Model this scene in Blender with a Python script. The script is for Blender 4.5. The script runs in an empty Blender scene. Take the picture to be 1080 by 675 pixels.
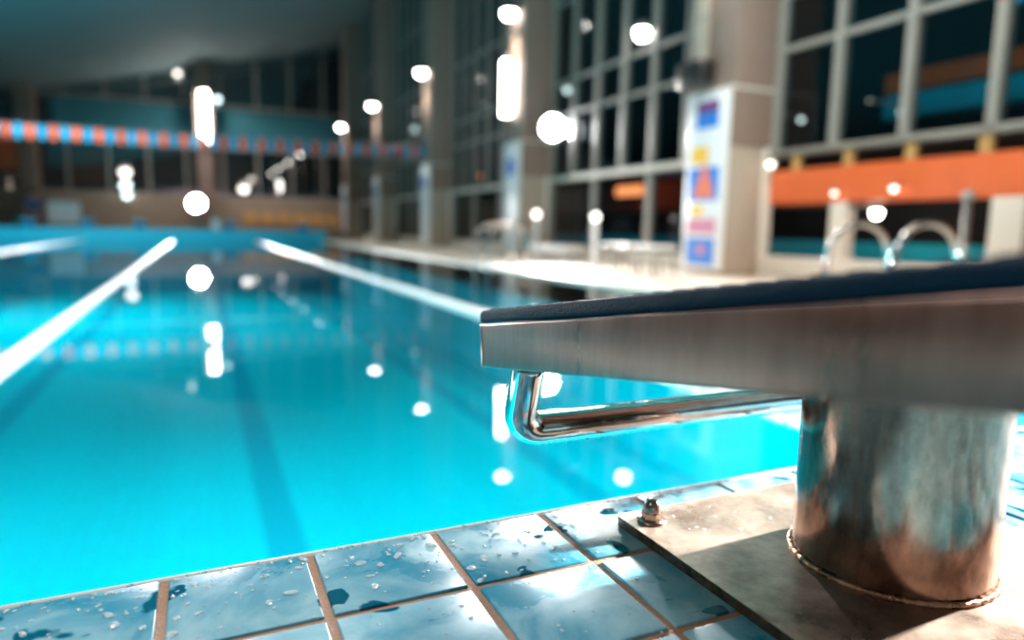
import bpy, bmesh, math, random
from math import sin, cos, pi, radians as RAD
from mathutils import Matrix, Vector
random.seed(7)
C = bpy.context.scene.collection
S = bpy.context.scene

# ------------------------------------------------------------------ camera
# Pool frame in metres: X to the right along the near edge, Y down the lanes, Z up, water at Z=0.
W_, H_ = 1080, 675
V1, V2 = (209.0, 235.0), (2110.0, 270.0)          # vanishing points of Y and X
F = math.sqrt(-((V1[0]-540)*(V2[0]-540) + (V1[1]-337.5)*(V2[1]-337.5)))
Yc = Vector((V1[0]-540, -(V1[1]-337.5), -F)).normalized()
Xc = Vector((V2[0]-540, -(V2[1]-337.5), -F)).normalized()
Zc = Xc.cross(Yc)
ROT = Matrix((Xc, Yc, Zc))
cam = bpy.data.cameras.new('camera')
camo = bpy.data.objects.new('camera', cam)
C.objects.link(camo)
camo.matrix_world = Matrix.Translation((0, 0, .6)) @ ROT.to_4x4()
cam.sensor_width = 36
cam.lens = F / W_ * 36
cam.clip_start = .02
cam.clip_end = 200
cam.dof.use_dof = True
cam.dof.focus_distance = .50
cam.dof.aperture_fstop = 2.6
cam.dof.aperture_blades = 0
S.camera = camo

# ------------------------------------------------------------------ world, exposure
S.view_settings.view_transform = 'Standard'
S.view_settings.look = 'None'
S.view_settings.gamma = 1
S.view_settings.use_curve_mapping = False
S.view_settings.exposure = 0.0
w = bpy.data.worlds.new('night')
S.world = w
w.use_nodes = True
w.node_tree.nodes['Background'].inputs[0].default_value = (.02, .10, .13, 1)
w.node_tree.nodes['Background'].inputs[1].default_value = .35
S.cycles.max_bounces = 8
S.cycles.transparent_max_bounces = 12
S.cycles.sample_clamp_indirect = 6
S.cycles.use_denoising = True
S.cycles.caustics_reflective = False
S.cycles.caustics_refractive = False


def area_light(name, loc, target, sx, sy, power, col=(1, 1, 1), spread=180):
    l = bpy.data.lights.new(name, 'AREA')
    l.shape = 'RECTANGLE'
    l.size, l.size_y = sx, sy
    l.energy = power
    l.color = col
    l.spread = RAD(spread)
    o = bpy.data.objects.new(name, l)
    C.objects.link(o)
    o.location = loc
    o.rotation_euler = (Vector(target)-Vector(loc)).to_track_quat('-Z', 'Y').to_euler()
    return o


# unseen area lights added overhead to light the pool, tiles and far end
area_light('overhead_fill', (-1.0, 4.0, 6.6), (-1.0, 4.2, 0), 3, 3, 230, (.93, .98, 1), 120)
area_light('overhead_fill', (-3.5, 17.0, 6.3), (-3.5, 17.5, 0), 4, 3, 820, (.88, .97, 1), 120)
area_light('overhead_fill', (4.2, 6.0, 5.3), (.4, .3, .3), .9, .9, 90, (1, .96, .90), 110)
area_light('right_hall_lamp', (6.7, .55, 2.35), (.4, .32, .35), .28, .28, 860, (1, .93, .86), 70)
area_light('overhead_fill', (-5.0, -1.5, 6.2), (-4.0, 0, 0), 2, 2, 90, (1, .85, .7), 140)
area_light('far_deck_fill', (1.0, 33.0, 6.6), (1.0, 34.6, 0), 9, 1, 210, (1, .95, .9), 110)  # unseen wash added to lift the far deck and brown wall
# unseen area lights added under the deck to brighten the water
for _x in (-6.5, -3.0, -.6, 1.4, 3.2):
    area_light('underwater_fill', (_x, .50, -.75), (_x*1.0, 4.2, -1.5), .5, .3, 170 if _x > -5 else 220, (.9, 1, .96), 170)


# ------------------------------------------------------------------ materials
def srgb(r, g, b):
    f = lambda c: (c/255/12.92) if c/255 <= .04045 else ((c/255+.055)/1.055)**2.4
    return (f(r), f(g), f(b), 1)


def mat(name, col, rough=.5, metal=0, emit=0, ecol=None, noise=0, nscale=8, bump=0, bscale=40, spec=.5, coat=0):
    m = bpy.data.materials.new(name)
    m.use_nodes = True
    nt = m.node_tree
    b = nt.nodes['Principled BSDF']
    b.inputs['Base Color'].default_value = col
    b.inputs['Roughness'].default_value = rough
    b.inputs['Metallic'].default_value = metal
    b.inputs['Specular IOR Level'].default_value = spec
    b.inputs['Coat Weight'].default_value = coat
    if emit:
        b.inputs['Emission Color'].default_value = ecol or col
        b.inputs['Emission Strength'].default_value = emit
    if noise:
        tc = nt.nodes.new('ShaderNodeTexCoord')
        n = nt.nodes.new('ShaderNodeTexNoise')
        n.inputs['Scale'].default_value = nscale
        n.inputs['Detail'].default_value = 6
        nt.links.new(tc.outputs['Object'], n.inputs['Vector'])
        mx = nt.nodes.new('ShaderNodeMix')
        mx.data_type = 'RGBA'
        mx.inputs[6].default_value = [c*(1-noise) for c in col[:3]]+[1]
        mx.inputs[7].default_value = [min(1, c*(1+noise)) for c in col[:3]]+[1]
        nt.links.new(n.outputs['Fac'], mx.inputs[0])
        nt.links.new(mx.outputs[2], b.inputs['Base Color'])
    if bump:
        tc = nt.nodes.new('ShaderNodeTexCoord')
        n = nt.nodes.new('ShaderNodeTexNoise')
        n.inputs['Scale'].default_value = bscale
        n.inputs['Detail'].default_value = 4
        nt.links.new(tc.outputs['Object'], n.inputs['Vector'])
        bp = nt.nodes.new('ShaderNodeBump')
        bp.inputs['Strength'].default_value = bump
        bp.inputs['Distance'].default_value = .002
        nt.links.new(n.outputs['Fac'], bp.inputs['Height'])
        nt.links.new(bp.outputs[0], b.inputs['Normal'])
    return m


def ramp(nt, src, stops):
    r = nt.nodes.new('ShaderNodeValToRGB')
    el = r.color_ramp.elements
    while len(el) < len(stops):
        el.new(.5)
    for e, (p, c) in zip(el, stops):
        e.position = p
        e.color = c if len(c) == 4 else (*c, 1)
    nt.links.new(src, r.inputs[0])
    return r.outputs[0]


def noise_node(nt, scale, detail=5, rough=.5, stretch=None, kind='Object', dist=0):
    tc = nt.nodes.new('ShaderNodeTexCoord')
    mp = nt.nodes.new('ShaderNodeMapping')
    if stretch:
        mp.inputs['Scale'].default_value = stretch
    n = nt.nodes.new('ShaderNodeTexNoise')
    n.inputs['Scale'].default_value = scale
    n.inputs['Detail'].default_value = detail
    n.inputs['Roughness'].default_value = rough
    n.inputs['Distortion'].default_value = dist
    nt.links.new(tc.outputs[kind], mp.inputs[0])
    nt.links.new(mp.outputs[0], n.inputs['Vector'])
    return n.outputs['Fac']


def mixc(nt, fac, a, b):
    mx = nt.nodes.new('ShaderNodeMix')
    mx.data_type = 'RGBA'
    for i, v in ((0, fac), (6, a), (7, b)):
        if isinstance(v, (tuple, list, float, int)):
            mx.inputs[i].default_value = v
        else:
            nt.links.new(v, mx.inputs[i])
    return mx.outputs[2]


def mathn(nt, op, a, b=None, clamp=False):
    n = nt.nodes.new('ShaderNodeMath')
    n.operation = op
    n.use_clamp = clamp
    for i, v in enumerate((a, b)):
        if v is None:
            continue
        if isinstance(v, (float, int)):
            n.inputs[i].default_value = v
        else:
            nt.links.new(v, n.inputs[i])
    return n.outputs[0]


def steel(name, col, dark, r0, r1, scale, stretch, spots=0, bump=.05, stain=None):
    m = bpy.data.materials.new(name)
    m.use_nodes = True
    nt = m.node_tree
    b = nt.nodes['Principled BSDF']
    b.inputs['Metallic'].default_value = 1
    n1 = noise_node(nt, scale, 8, .6, stretch)
    n2 = noise_node(nt, scale*6, 6, .65, stretch)
    s = mathn(nt, 'ADD', mathn(nt, 'MULTIPLY', n1, .65), mathn(nt, 'MULTIPLY', n2, .35))
    c = mixc(nt, ramp(nt, s, [(.36, (0, 0, 0)), (.62, (1, 1, 1))]), dark, col)
    if stain:
        n3 = noise_node(nt, scale*1.7, 7, .7)
        c = mixc(nt, ramp(nt, n3, [(.52, (0, 0, 0)), (.68, (.8, .8, .8))]), c, stain)
    nt.links.new(c, b.inputs['Base Color'])
    mr = nt.nodes.new('ShaderNodeMapRange')
    mr.inputs['From Min'].default_value = .3
    mr.inputs['From Max'].default_value = .7
    mr.inputs['To Min'].default_value = r0
    mr.inputs['To Max'].default_value = r1
    nt.links.new(n1, mr.inputs['Value'])
    nt.links.new(mr.outputs[0], b.inputs['Roughness'])
    bp = nt.nodes.new('ShaderNodeBump')
    bp.inputs['Strength'].default_value = bump
    bp.inputs['Distance'].default_value = .001
    nt.links.new(n2, bp.inputs['Height'])
    nt.links.new(bp.outputs[0], b.inputs['Normal'])
    return m


M = {}
M['side_steel'] = steel('brushed_side_steel', (.35, .20, .16, 1), (.21, .12, .095, 1), .25, .37, 7, (1, 3.5, .8), bump=.02)
M['post_steel'] = steel('worn_pedestal_steel', (.42, .265, .205, 1), (.11, .058, .042, 1), .10, .26, 16, (1, 1, .45), bump=.16,
                        stain=(.20, .14, .11, 1))
M['plate_steel'] = steel('wet_base_plate_steel', (.70, .57, .47, 1), (.24, .17, .13, 1), .22, .46, 12, (1, 1, 1), bump=.1)
M['plate_steel'].node_tree.nodes['Principled BSDF'].inputs['Metallic'].default_value = .7
M['chrome'] = steel('polished_bar_steel', (.72, .71, .70, 1), (.50, .49, .48, 1), .03, .08, 12, (1, 1, 1), bump=.01)
M['nut'] = steel('dull_nut_steel', (.50, .42, .37, 1), (.22, .16, .13, 1), .15, .3, 120, (1, 1, 1), bump=.1)
M['weld'] = steel('weld_bead_metal', (.72, .42, .28, 1), (.22, .12, .08, 1), .2, .4, 60, (1, 1, 1), bump=.5)
M['pad'] = mat('navy_rubber', srgb(3, 31, 47), .65, noise=.3, nscale=60, bump=.6, bscale=500, spec=.12)
M['white'] = mat('white_plastic', (.85, .85, .84, 1), .35)
M['lane_white'] = mat('white_float_plastic', (.92, .92, .91, 1), .3)
M['cable'] = mat('steel_cable', (.4, .4, .4, 1), .3, 1)
M['concrete'] = mat('warm_grey_concrete', srgb(138, 116, 105), .7, noise=.12, nscale=3, bump=.2)
M['clad'] = mat('beige_cladding', srgb(176, 162, 148), .55, noise=.06, nscale=3)
M['panel'] = mat('sign_panel_white', (.82, .84, .88, 1), .3)
M['frame'] = mat('grey_window_frame', srgb(150, 146, 140), .45, noise=.05)
M['wframe'] = mat('white_window_frame', srgb(225, 218, 208), .4)
M['black'] = mat('black_plastic', (.012, .012, .012, 1), .4)
M['band'] = mat('painted_glass_gloss', srgb(60, 128, 142), .7, noise=.2, nscale=.4)
M['far_brown'] = mat('far_brown_wall', srgb(158, 138, 120), .7, noise=.12, nscale=1)
M['orange'] = mat('orange_paint', srgb(226, 106, 56), .5, noise=.06, nscale=2)
M['rust_red'] = mat('dark_red_paint', srgb(150, 58, 36), .5, noise=.1)
M['deck'] = mat('cream_deck_tile', srgb(226, 214, 198), .35, noise=.08, nscale=4)
M['aqua'] = mat('turquoise_paint', srgb(0, 196, 226), .4, noise=.05)
M['blue'] = mat('blue_paint', srgb(0, 105, 170), .4)
M['dark'] = mat('dark_interior', srgb(40, 36, 36), .8, noise=.2, nscale=1.2)
M['brown'] = mat('brown_wall_panel', srgb(92, 80, 72), .7, noise=.15, nscale=1.0)
M['tan'] = mat('tan_wicker', srgb(196, 152, 92), .6, noise=.2, nscale=20)
M['ceiling'] = mat('dark_teal_ceiling', srgb(128, 148, 150), .8, noise=.1, nscale=.5)
M['teal_wall'] = mat('teal_wall', srgb(26, 72, 84), .7, noise=.25, nscale=.35)
M['lamp'] = mat('lamp_white', (1, 1, 1, 1), .4, emit=30, ecol=(1, .97, .90, 1))
M['lamp_soft'] = mat('lamp_soft', (1, 1, 1, 1), .4, emit=4, ecol=(1, .95, .86, 1))
M['panel_glow'] = mat('panel_glow', (1, 1, 1, 1), .4, emit=12, ecol=(1, .80, .66, 1))
M['lamp_cool'] = mat('lamp_cool', (1, 1, 1, 1), .4, emit=5, ecol=(.75, .95, 1, 1))
M['lamp_orange'] = mat('lamp_orange', (1, .3, .1, 1), .4, emit=4, ecol=(1, .25, .08, 1))
M['flood'] = mat('floodlight_lens', (1, 1, 1, 1), .4, emit=260, ecol=(.95, .98, 1, 1))
M['flag_o'] = mat('orange_flag', srgb(205, 92, 60), .6)
M['flag_b'] = mat('cyan_flag', srgb(0, 138, 178), .6)
M['skin'] = mat('skin', srgb(190, 140, 115), .5)
M['hair'] = mat('dark_hair', srgb(18, 16, 18), .6)
M['shirt'] = mat('blue_shirt', srgb(10, 90, 150), .7)
M['p_blue'] = mat('poster_blue', srgb(0, 120, 215), .4)
M['p_purple'] = mat('poster_purple', srgb(110, 60, 120), .4)
M['p_yellow'] = mat('poster_yellow', srgb(240, 190, 60), .4)
M['p_orange'] = mat('poster_orange', srgb(230, 120, 80), .4)
M['p_pink'] = mat('poster_pink', srgb(205, 130, 160), .4)


def tile_material():
    m = bpy.data.materials.new('wet_teal_tile')
    m.use_nodes = True
    nt = m.node_tree
    b = nt.nodes['Principled BSDF']
    cloud = noise_node(nt, 11, 9, .62, dist=.6)
    haze = ramp(nt, cloud, [(.38, (0, 0, 0)), (.64, (1, 1, 1))])
    wet = ramp(nt, noise_node(nt, 20, 3, .4, dist=.3), [(.655, (0, 0, 0)), (.668, (1, 1, 1))])
    c = mixc(nt, haze, srgb(30, 138, 168), srgb(146, 192, 204))
    c = mixc(nt, wet, c, srgb(0, 92, 118))
    nt.links.new(c, b.inputs['Base Color'])
    r = mixc(nt, haze, (.24, .24, .24, 1), (.46, .46, .46, 1))
    r = mixc(nt, wet, r, (.03, .03, .03, 1))
    nt.links.new(r, b.inputs['Roughness'])
    n = noise_node(nt, 160, 4)
    bp = nt.nodes.new('ShaderNodeBump')
    bp.inputs['Strength'].default_value = .12
    bp.inputs['Distance'].default_value = .0008
    nt.links.new(mathn(nt, 'ADD', mathn(nt, 'MULTIPLY', n, .6), wet), bp.inputs['Height'])
    nt.links.new(bp.outputs[0], b.inputs['Normal'])
    return m


def grout_material():
    m = mat('tan_grout', srgb(176, 128, 102), .6, noise=.25, nscale=60, bump=.6, bscale=400)
    return m


def pool_tile_material():
    m = bpy.data.materials.new('cyan_pool_tile')
    m.use_nodes = True
    nt = m.node_tree
    b = nt.nodes['Principled BSDF']
    b.inputs['Roughness'].default_value = .6
    b.inputs['Specular IOR Level'].default_value = 0
    tc = nt.nodes.new('ShaderNodeTexCoord')
    br = nt.nodes.new('ShaderNodeTexBrick')
    br.offset = 0
    br.inputs['Scale'].default_value = 1
    br.inputs['Brick Width'].default_value = .1
    br.inputs['Row Height'].default_value = .1
    br.inputs['Mortar Size'].default_value = .004
    br.inputs['Color1'].default_value = (.0, .66, .80, 1)
    br.inputs['Color2'].default_value = (.0, .62, .77, 1)
    br.inputs['Mortar'].default_value = (.0, .54, .70, 1)
    nt.links.new(tc.outputs['Object'], br.inputs['Vector'])
    nt.links.new(br.outputs['Color'], b.inputs['Base Color'])
    return m


def water_material():
    m = bpy.data.materials.new('pool_water')
    m.use_nodes = True
    nt = m.node_tree
    nt.nodes.remove(nt.nodes['Principled BSDF'])
    out = nt.nodes['Material Output']
    tr = nt.nodes.new('ShaderNodeBsdfTransparent')
    tr.inputs[0].default_value = (.6, .98, 1, 1)
    gl = nt.nodes.new('ShaderNodeBsdfGlossy')
    gl.inputs['Roughness'].default_value = .012
    fr = nt.nodes.new('ShaderNodeFresnel')
    fr.inputs['IOR'].default_value = 1.333
    mx = nt.nodes.new('ShaderNodeMixShader')
    nz = noise_node(nt, 1.6, 2, .4)
    bp = nt.nodes.new('ShaderNodeBump')
    bp.inputs['Strength'].default_value = .05
    bp.inputs['Distance'].default_value = .02
    nt.links.new(nz, bp.inputs['Height'])
    nt.links.new(bp.outputs[0], gl.inputs['Normal'])
    nt.links.new(fr.outputs[0], mx.inputs[0])
    nt.links.new(tr.outputs[0], mx.inputs[1])
    nt.links.new(gl.outputs[0], mx.inputs[2])
    nt.links.new(mx.outputs[0], out.inputs[0])
    return m


def two_sided_fresnel(nt, ior):
    # the same reflectance whichever way the sheet faces
    fr = nt.nodes.new('ShaderNodeFresnel')
    ge = nt.nodes.new('ShaderNodeNewGeometry')
    e = mathn(nt, 'SUBTRACT', 1.0, mathn(nt, 'MULTIPLY', ge.outputs['Backfacing'], 2.0))
    nt.links.new(mathn(nt, 'POWER', ior, e), fr.inputs['IOR'])
    return fr


def pane_material(name, tint, ior=1.5, rough=0.0):
    m = bpy.data.materials.new(name)
    m.use_nodes = True
    nt = m.node_tree
    nt.nodes.remove(nt.nodes['Principled BSDF'])
    out = nt.nodes['Material Output']
    tr = nt.nodes.new('ShaderNodeBsdfTransparent')
    tr.inputs[0].default_value = tint
    gl = nt.nodes.new('ShaderNodeBsdfGlossy')
    gl.inputs['Roughness'].default_value = rough
    fr = two_sided_fresnel(nt, ior)
    mx = nt.nodes.new('ShaderNodeMixShader')
    nt.links.new(fr.outputs[0], mx.inputs[0])
    nt.links.new(tr.outputs[0], mx.inputs[1])
    nt.links.new(gl.outputs[0], mx.inputs[2])
    nt.links.new(mx.outputs[0], out.inputs[0])
    return m


M['tile'] = tile_material()
M['grout'] = grout_material()
M['pool'] = pool_tile_material()
M['stripe'] = mat('dark_blue_pool_stripe', (.0, .44, .61, 1), .6, spec=0)
M['water'] = water_material()
M['pane'] = pane_material('window_glass', (.34, .46, .50, 1), 1.5)
M['far_pane'] = pane_material('far_window_glass', (.35, .62, .68, 1), 2.6)
dm = pane_material('water_drop', (.93, .98, 1, 1), 1.6, .08)
nt = dm.node_tree
df = nt.nodes.new('ShaderNodeBsdfDiffuse')
df.inputs[0].default_value = (.85, .93, .96, 1)  # white mixed into the drops, painting the glints they would catch
mx = nt.nodes.new('ShaderNodeMixShader')
mx.inputs[0].default_value = .42
nt.links.new(nt.nodes['Mix Shader'].outputs[0], mx.inputs[1])
nt.links.new(df.outputs[0], mx.inputs[2])
nt.links.new(mx.outputs[0], nt.nodes['Material Output'].inputs[0])
M['drop'] = dm


# ------------------------------------------------------------------ mesh helpers
class MB:
    def __init__(self):
        self.v, self.f, self.mi, self.sm = [], [], [], []
        self.mats = []

    def _m(self, m):
        if m not in self.mats:
            self.mats.append(m)
        return self.mats.index(m)

    def add(self, vs, fs, m, smooth=False):
        o = len(self.v)
        self.v += [tuple(p) for p in vs]
        k = self._m(m)
        for f in fs:
            self.f.append([i+o for i in f])
            self.mi.append(k)
            self.sm.append(smooth)

    def box(self, a, b, m, bev=0, xf=None):
        bm = bmesh.new()
        bmesh.ops.create_cube(bm, size=1)
        for v in bm.verts:
            v.co = Vector([(a[i]+b[i])/2 + v.co[i]*(b[i]-a[i]) for i in range(3)])
        if bev:
            bmesh.ops.bevel(bm, geom=bm.edges[:], offset=bev, segments=3, affect='EDGES', profile=.5)
        if xf:
            bm.transform(xf)
        bm.normal_update()
        self.from_bm(bm, m, bool(bev))

    def from_bm(self, bm, m, smooth=False):
        bm.verts.index_update()
        self.add([v.co[:] for v in bm.verts], [[v.index for v in f.verts] for f in bm.faces], m, smooth)
        bm.free()

    def tube(self, pts, r, m, seg=12, cap=True):
        pts = [Vector(p) for p in pts]
        rs = r if isinstance(r, (list, tuple)) else [r]*len(pts)
        vs, fs = [], []
        nrm = None
        for i, p in enumerate(pts):
            d = (pts[min(i+1, len(pts)-1)]-pts[max(i-1, 0)]).normalized()
            if nrm is None:
                nrm = d.orthogonal().normalized()
            else:
                nrm = (nrm - d*nrm.dot(d)).normalized()
            bi = d.cross(nrm)
            for k in range(seg):
                a = 2*pi*k/seg
                vs.append(p+(nrm*cos(a)+bi*sin(a))*rs[i])
        for i in range(len(pts)-1):
            for k in range(seg):
                k2 = (k+1) % seg
                fs.append([i*seg+k, i*seg+k2, (i+1)*seg+k2, (i+1)*seg+k])
        self.add(vs, fs, m, True)
        if cap:
            n = len(pts)
            self.add(vs[:seg], [list(range(seg))[::-1]], m)
            self.add(vs[(n-1)*seg:], [list(range(seg))], m)

    def lathe(self, prof, loc, m, seg=32, smooth=True, axis='Z'):
        vs, fs = [], []
        for (r, z) in prof:
            for k in range(seg):
                a = 2*pi*k/seg
                if axis == 'Z':
                    p = (r*cos(a), r*sin(a), z)
                elif axis == 'X':
                    p = (z, r*cos(a), r*sin(a))
                else:
                    p = (r*sin(a), z, r*cos(a))
                vs.append([loc[i]+p[i] for i in range(3)])
        for i in range(len(prof)-1):
            for k in range(seg):
                k2 = (k+1) % seg
                fs.append([i*seg+k, i*seg+k2, (i+1)*seg+k2, (i+1)*seg+k])
        self.add(vs, fs, m, smooth)

    def ball(self, c, r, m, seg=16, sc=(1, 1, 1)):
        vs, fs = [], []
        n = max(4, seg//2)
        for i in range(n+1):
            t = pi*i/n
            for k in range(seg):
                a = 2*pi*k/seg
                vs.append((c[0]+r*sc[0]*sin(t)*cos(a), c[1]+r*sc[1]*sin(t)*sin(a), c[2]+r*sc[2]*cos(t)))
        for i in range(n):
            for k in range(seg):
                k2 = (k+1) % seg
                fs.append([i*seg+k, (i+1)*seg+k, (i+1)*seg+k2, i*seg+k2])
        self.add(vs, fs, m, True)

    def build(self, name, parent=None, mod=None):
        me = bpy.data.meshes.new(name)
        off = Vector((0, 0, 0))
        p = parent
        while p is not None:
            off += p.location
            p = p.parent
        me.from_pydata([tuple(Vector(v)-off) for v in self.v], [], self.f)
        for m in self.mats:
            me.materials.append(m)
        for p_, k, s in zip(me.polygons, self.mi, self.sm):
            p_.material_index = k
            p_.use_smooth = s
        me.validate()
        bm = bmesh.new()
        bm.from_mesh(me)
        bmesh.ops.remove_doubles(bm, verts=bm.verts, dist=1e-6)
        bmesh.ops.recalc_face_normals(bm, faces=bm.faces)
        bm.to_mesh(me)
        bm.free()
        o = bpy.data.objects.new(name, me)
        C.objects.link(o)
        if parent:
            o.parent = parent
        return o


def tag(o, label=None, cat=None, group=None, kind=None):
    if label:
        o['label'] = label
    if cat:
        o['category'] = cat
    if group:
        o['group'] = group
    if kind:
        o['kind'] = kind
    return o


def thing(name, loc, label, cat, group=None):
    o = bpy.data.objects.new(name, None)
    C.objects.link(o)
    o.location = loc
    o.empty_display_size = .1
    return tag(o, label, cat, group)


def copy_tree(o, parent=None, loc=None, label=None):
    c = o.copy()
    C.objects.link(c)
    c.parent = parent
    if loc is not None:
        c.location = loc
    if label:
        c['label'] = label
    for ch in list(o.children):
        copy_tree(ch, c)
    return c


def struct(mb, name, parent=None):
    o = mb.build(name, parent)
    if parent is None:
        o['kind'] = 'structure'
    return o


def one(fn, name, parent=None):
    mb = MB()
    fn(mb)
    return mb.build(name, parent)


# ------------------------------------------------------------------ the hall
EDGE = .513            # near edge of the pool
DZ = .35               # raised deck at the start end
PX = 3.95              # right edge of the pool
XL = -13.0             # left edge of the pool
FE = 25.2              # far end wall of the pool

# pool basin
mb = MB()
mb.box((XL, .35, -1.75), (PX+.2, FE+.2, -1.6), M['pool'])
mb.box((XL-.2, .35, -1.6), (XL, FE+.2, -.02), M['pool'])
mb.box((PX, .52, -1.6), (PX+.2, FE, -.02), M['pool'])
mb.box((XL, .30, -1.6), (PX, .44, .30), M['pool'])
struct(mb, 'pool_basin')
for i, cx in enumerate((.47, 2.93, -2.05, -4.55)):
    mb = MB()
    mb.box((cx-.125, .9, -1.6), (cx+.125, 24.0, -1.597), M['stripe'])
    mb.box((cx-.5, 23.75, -1.6), (cx+.5, 24.0, -1.5965), M['stripe'])
    o = struct(mb, 'trim_%d' % (i+1))

# water
mb = MB()
mb.add([(XL, .44, 0), (PX, .44, 0), (PX, FE, 0), (XL, FE, 0)], [[0, 1, 2, 3]], M['water'])
tag(mb.build('pool_water'), 'calm cyan water filling the swimming pool', 'water', kind='stuff')

# start-end deck: individual glazed tiles set in grout
PITCH, PY = .099, .0975
GX0, GY0 = .0675, .4168
mb = MB()
mb.box((-6, -4, DZ-.06), (8.4, EDGE-.002, DZ-.0020), M['grout'])
mb.box((-6, EDGE-.030, DZ-.10), (8.4, EDGE+.001, DZ-.06), M['grout'])
g = .0060
for j in range(-40, 1):
    y0 = GY0+PY*j+g/2
    y1 = y0+PY-g
    if j == 0:
        y1 = EDGE-.0035
    near = j > -6
    for i in range(-62, 84):
        x0 = GX0+PITCH*i+g/2
        x1 = x0+PITCH-g
        if x1 > 8.3 or x0 < -5.9:
            continue
        dz = random.uniform(-.0003, .0003)
        if near and -6 < i < 12:
            mb.box((x0, y0, DZ-.006), (x1, y1, DZ+dz), M['tile'], bev=.0014)
        else:
            mb.add([(x0, y0, DZ), (x1, y0, DZ), (x1, y1, DZ), (x0, y1, DZ)], [[0, 1, 2, 3]], M['tile'])
struct(mb, 'floor')
# rounded ceramic nosing along the pool edge
mb = MB()
pts = [(-6, EDGE, DZ-.0035), (8.4, EDGE, DZ-.0035)]
mb.tube(pts, .0035, M['wframe'], 12)
struct(mb, 'trim_5')
# wall under the deck, right of pool
mb = MB()
mb.box((PX, .44, -.3), (8.4, .50, DZ-.06), M['aqua'])
struct(mb, 'wall_deck')

# side deck on the right at water level, with a pale gutter lip
mb = MB()
mb.box((PX, .5, -.30), (13.0, 40, .02), M['deck'])
mb.box((PX-.02, .5, -.03), (PX+.16, FE, .035), M['wframe'], bev=.01)
struct(mb, 'side_deck')
mb = MB()
mb.box((XL-4, .5, -.30), (XL, 40, .02), M['deck'])
struct(mb, 'side_deck')
mb = MB()
mb.box((XL, FE+.5, -.30), (PX, 40, .30), M['brown'])
mb.box((PX, 28.0, .02), (6.2, 36.4, .30), M['brown'])
mb.box((6.2, 33.2, .02), (8.4, 36.4, .30), M['brown'])
struct(mb, 'far_deck')
# far end wall
mb = MB()
mb.box((XL, FE, -1.7), (PX+.25, FE+.5, .38), M['aqua'], bev=.02)
struct(mb, 'wall_pool_end')

# ceiling: a curved roof, low on the left, rising to the right
mb = MB()
cur = [(-18, 5.2), (-14, 5.35), (-10, 5.7), (-6.1, 6.3), (-4, 6.75), (1.15, 8.1), (5, 9.1), (9, 10.3), (14, 11.4)]
vs, fs = [], []
for y in (-5, 40):
    for (x, z) in cur:
        vs.append((x, y, z))
    for (x, z) in cur:
        vs.append((x, y, z+.3))
n = len(cur)
for i in range(n-1):
    fs.append([i, i+1, 2*n+i+1, 2*n+i])
    fs.append([n+i, n+i+1, 3*n+i+1, 3*n+i])
mb.add(vs, fs, M['ceiling'])
struct(mb, 'ceiling')
mb = MB()
mb.box((-14.3, -4.5, 0), (-14, 40, 5.6), M['brown'])
struct(mb, 'wall_left')
mb = MB()
mb.box((-14, -4.6, -.3), (13, -4.3, 10.5), M['brown'])
struct(mb, 'wall_behind')
mb = MB()
mb.box((12.6, -4.5, 0), (12.9, 40, 11), M['teal_wall'])
struct(mb, 'wall_right')

# far glazed wall, Y = 36.4: low wall, big panes, mullions, a dark and a lighter band on top
mb = MB()
mb.box((-14, 36.4, 0), (12.6, 36.7, 1.85), M['far_brown'])
struct(mb, 'wall_far')
mb = MB()
mb.box((-14, 39.6, 0), (12.6, 39.8, 11), M['teal_wall'])
struct(mb, 'wall_beyond')
mb = MB()
for x in [-13.2+1.6*k for k in range(17)]:
    mb.box((x-.05, 36.40, 1.85), (x+.05, 36.52, 10), M['frame'])
for z in (1.9, 4.2, 6.15):
    mb.box((-14, 36.41, z-.06), (12.6, 36.5, z+.06), M['frame'])
wf = struct(mb, 'window_1')
mb = MB()
mb.add([(-14, 36.46, 1.85), (12.6, 36.46, 1.85), (12.6, 36.46, 10.5), (-14, 36.46, 10.5)], [[0, 1, 2, 3]], M['far_pane'])
mb.build('pane', wf)
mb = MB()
mb.box((-5.6, 36.28, 4.75), (6.9, 36.38, 5.95), M['band'])  # teal gloss of the far glass, painted as a solid band
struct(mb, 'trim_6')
mb = MB()
mb.box((-7.9, 36.30, 2.75), (-6.85, 36.38, 4.1), M['orange'])
tag(mb.build('wall_panel'), 'orange rectangular panel on the far wall at the left edge, above the deck', 'panel')
mb = MB()
mb.box((-5.3, 37.2, 2.2), (-3.9, 37.3, 3.9), M['rust_red'])
tag(mb.build('wall_panel'), 'dim dark red panel behind the far glass, right of the orange one', 'panel')


# ------------------------------------------------------------------ columns
LH = 5.1


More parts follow.
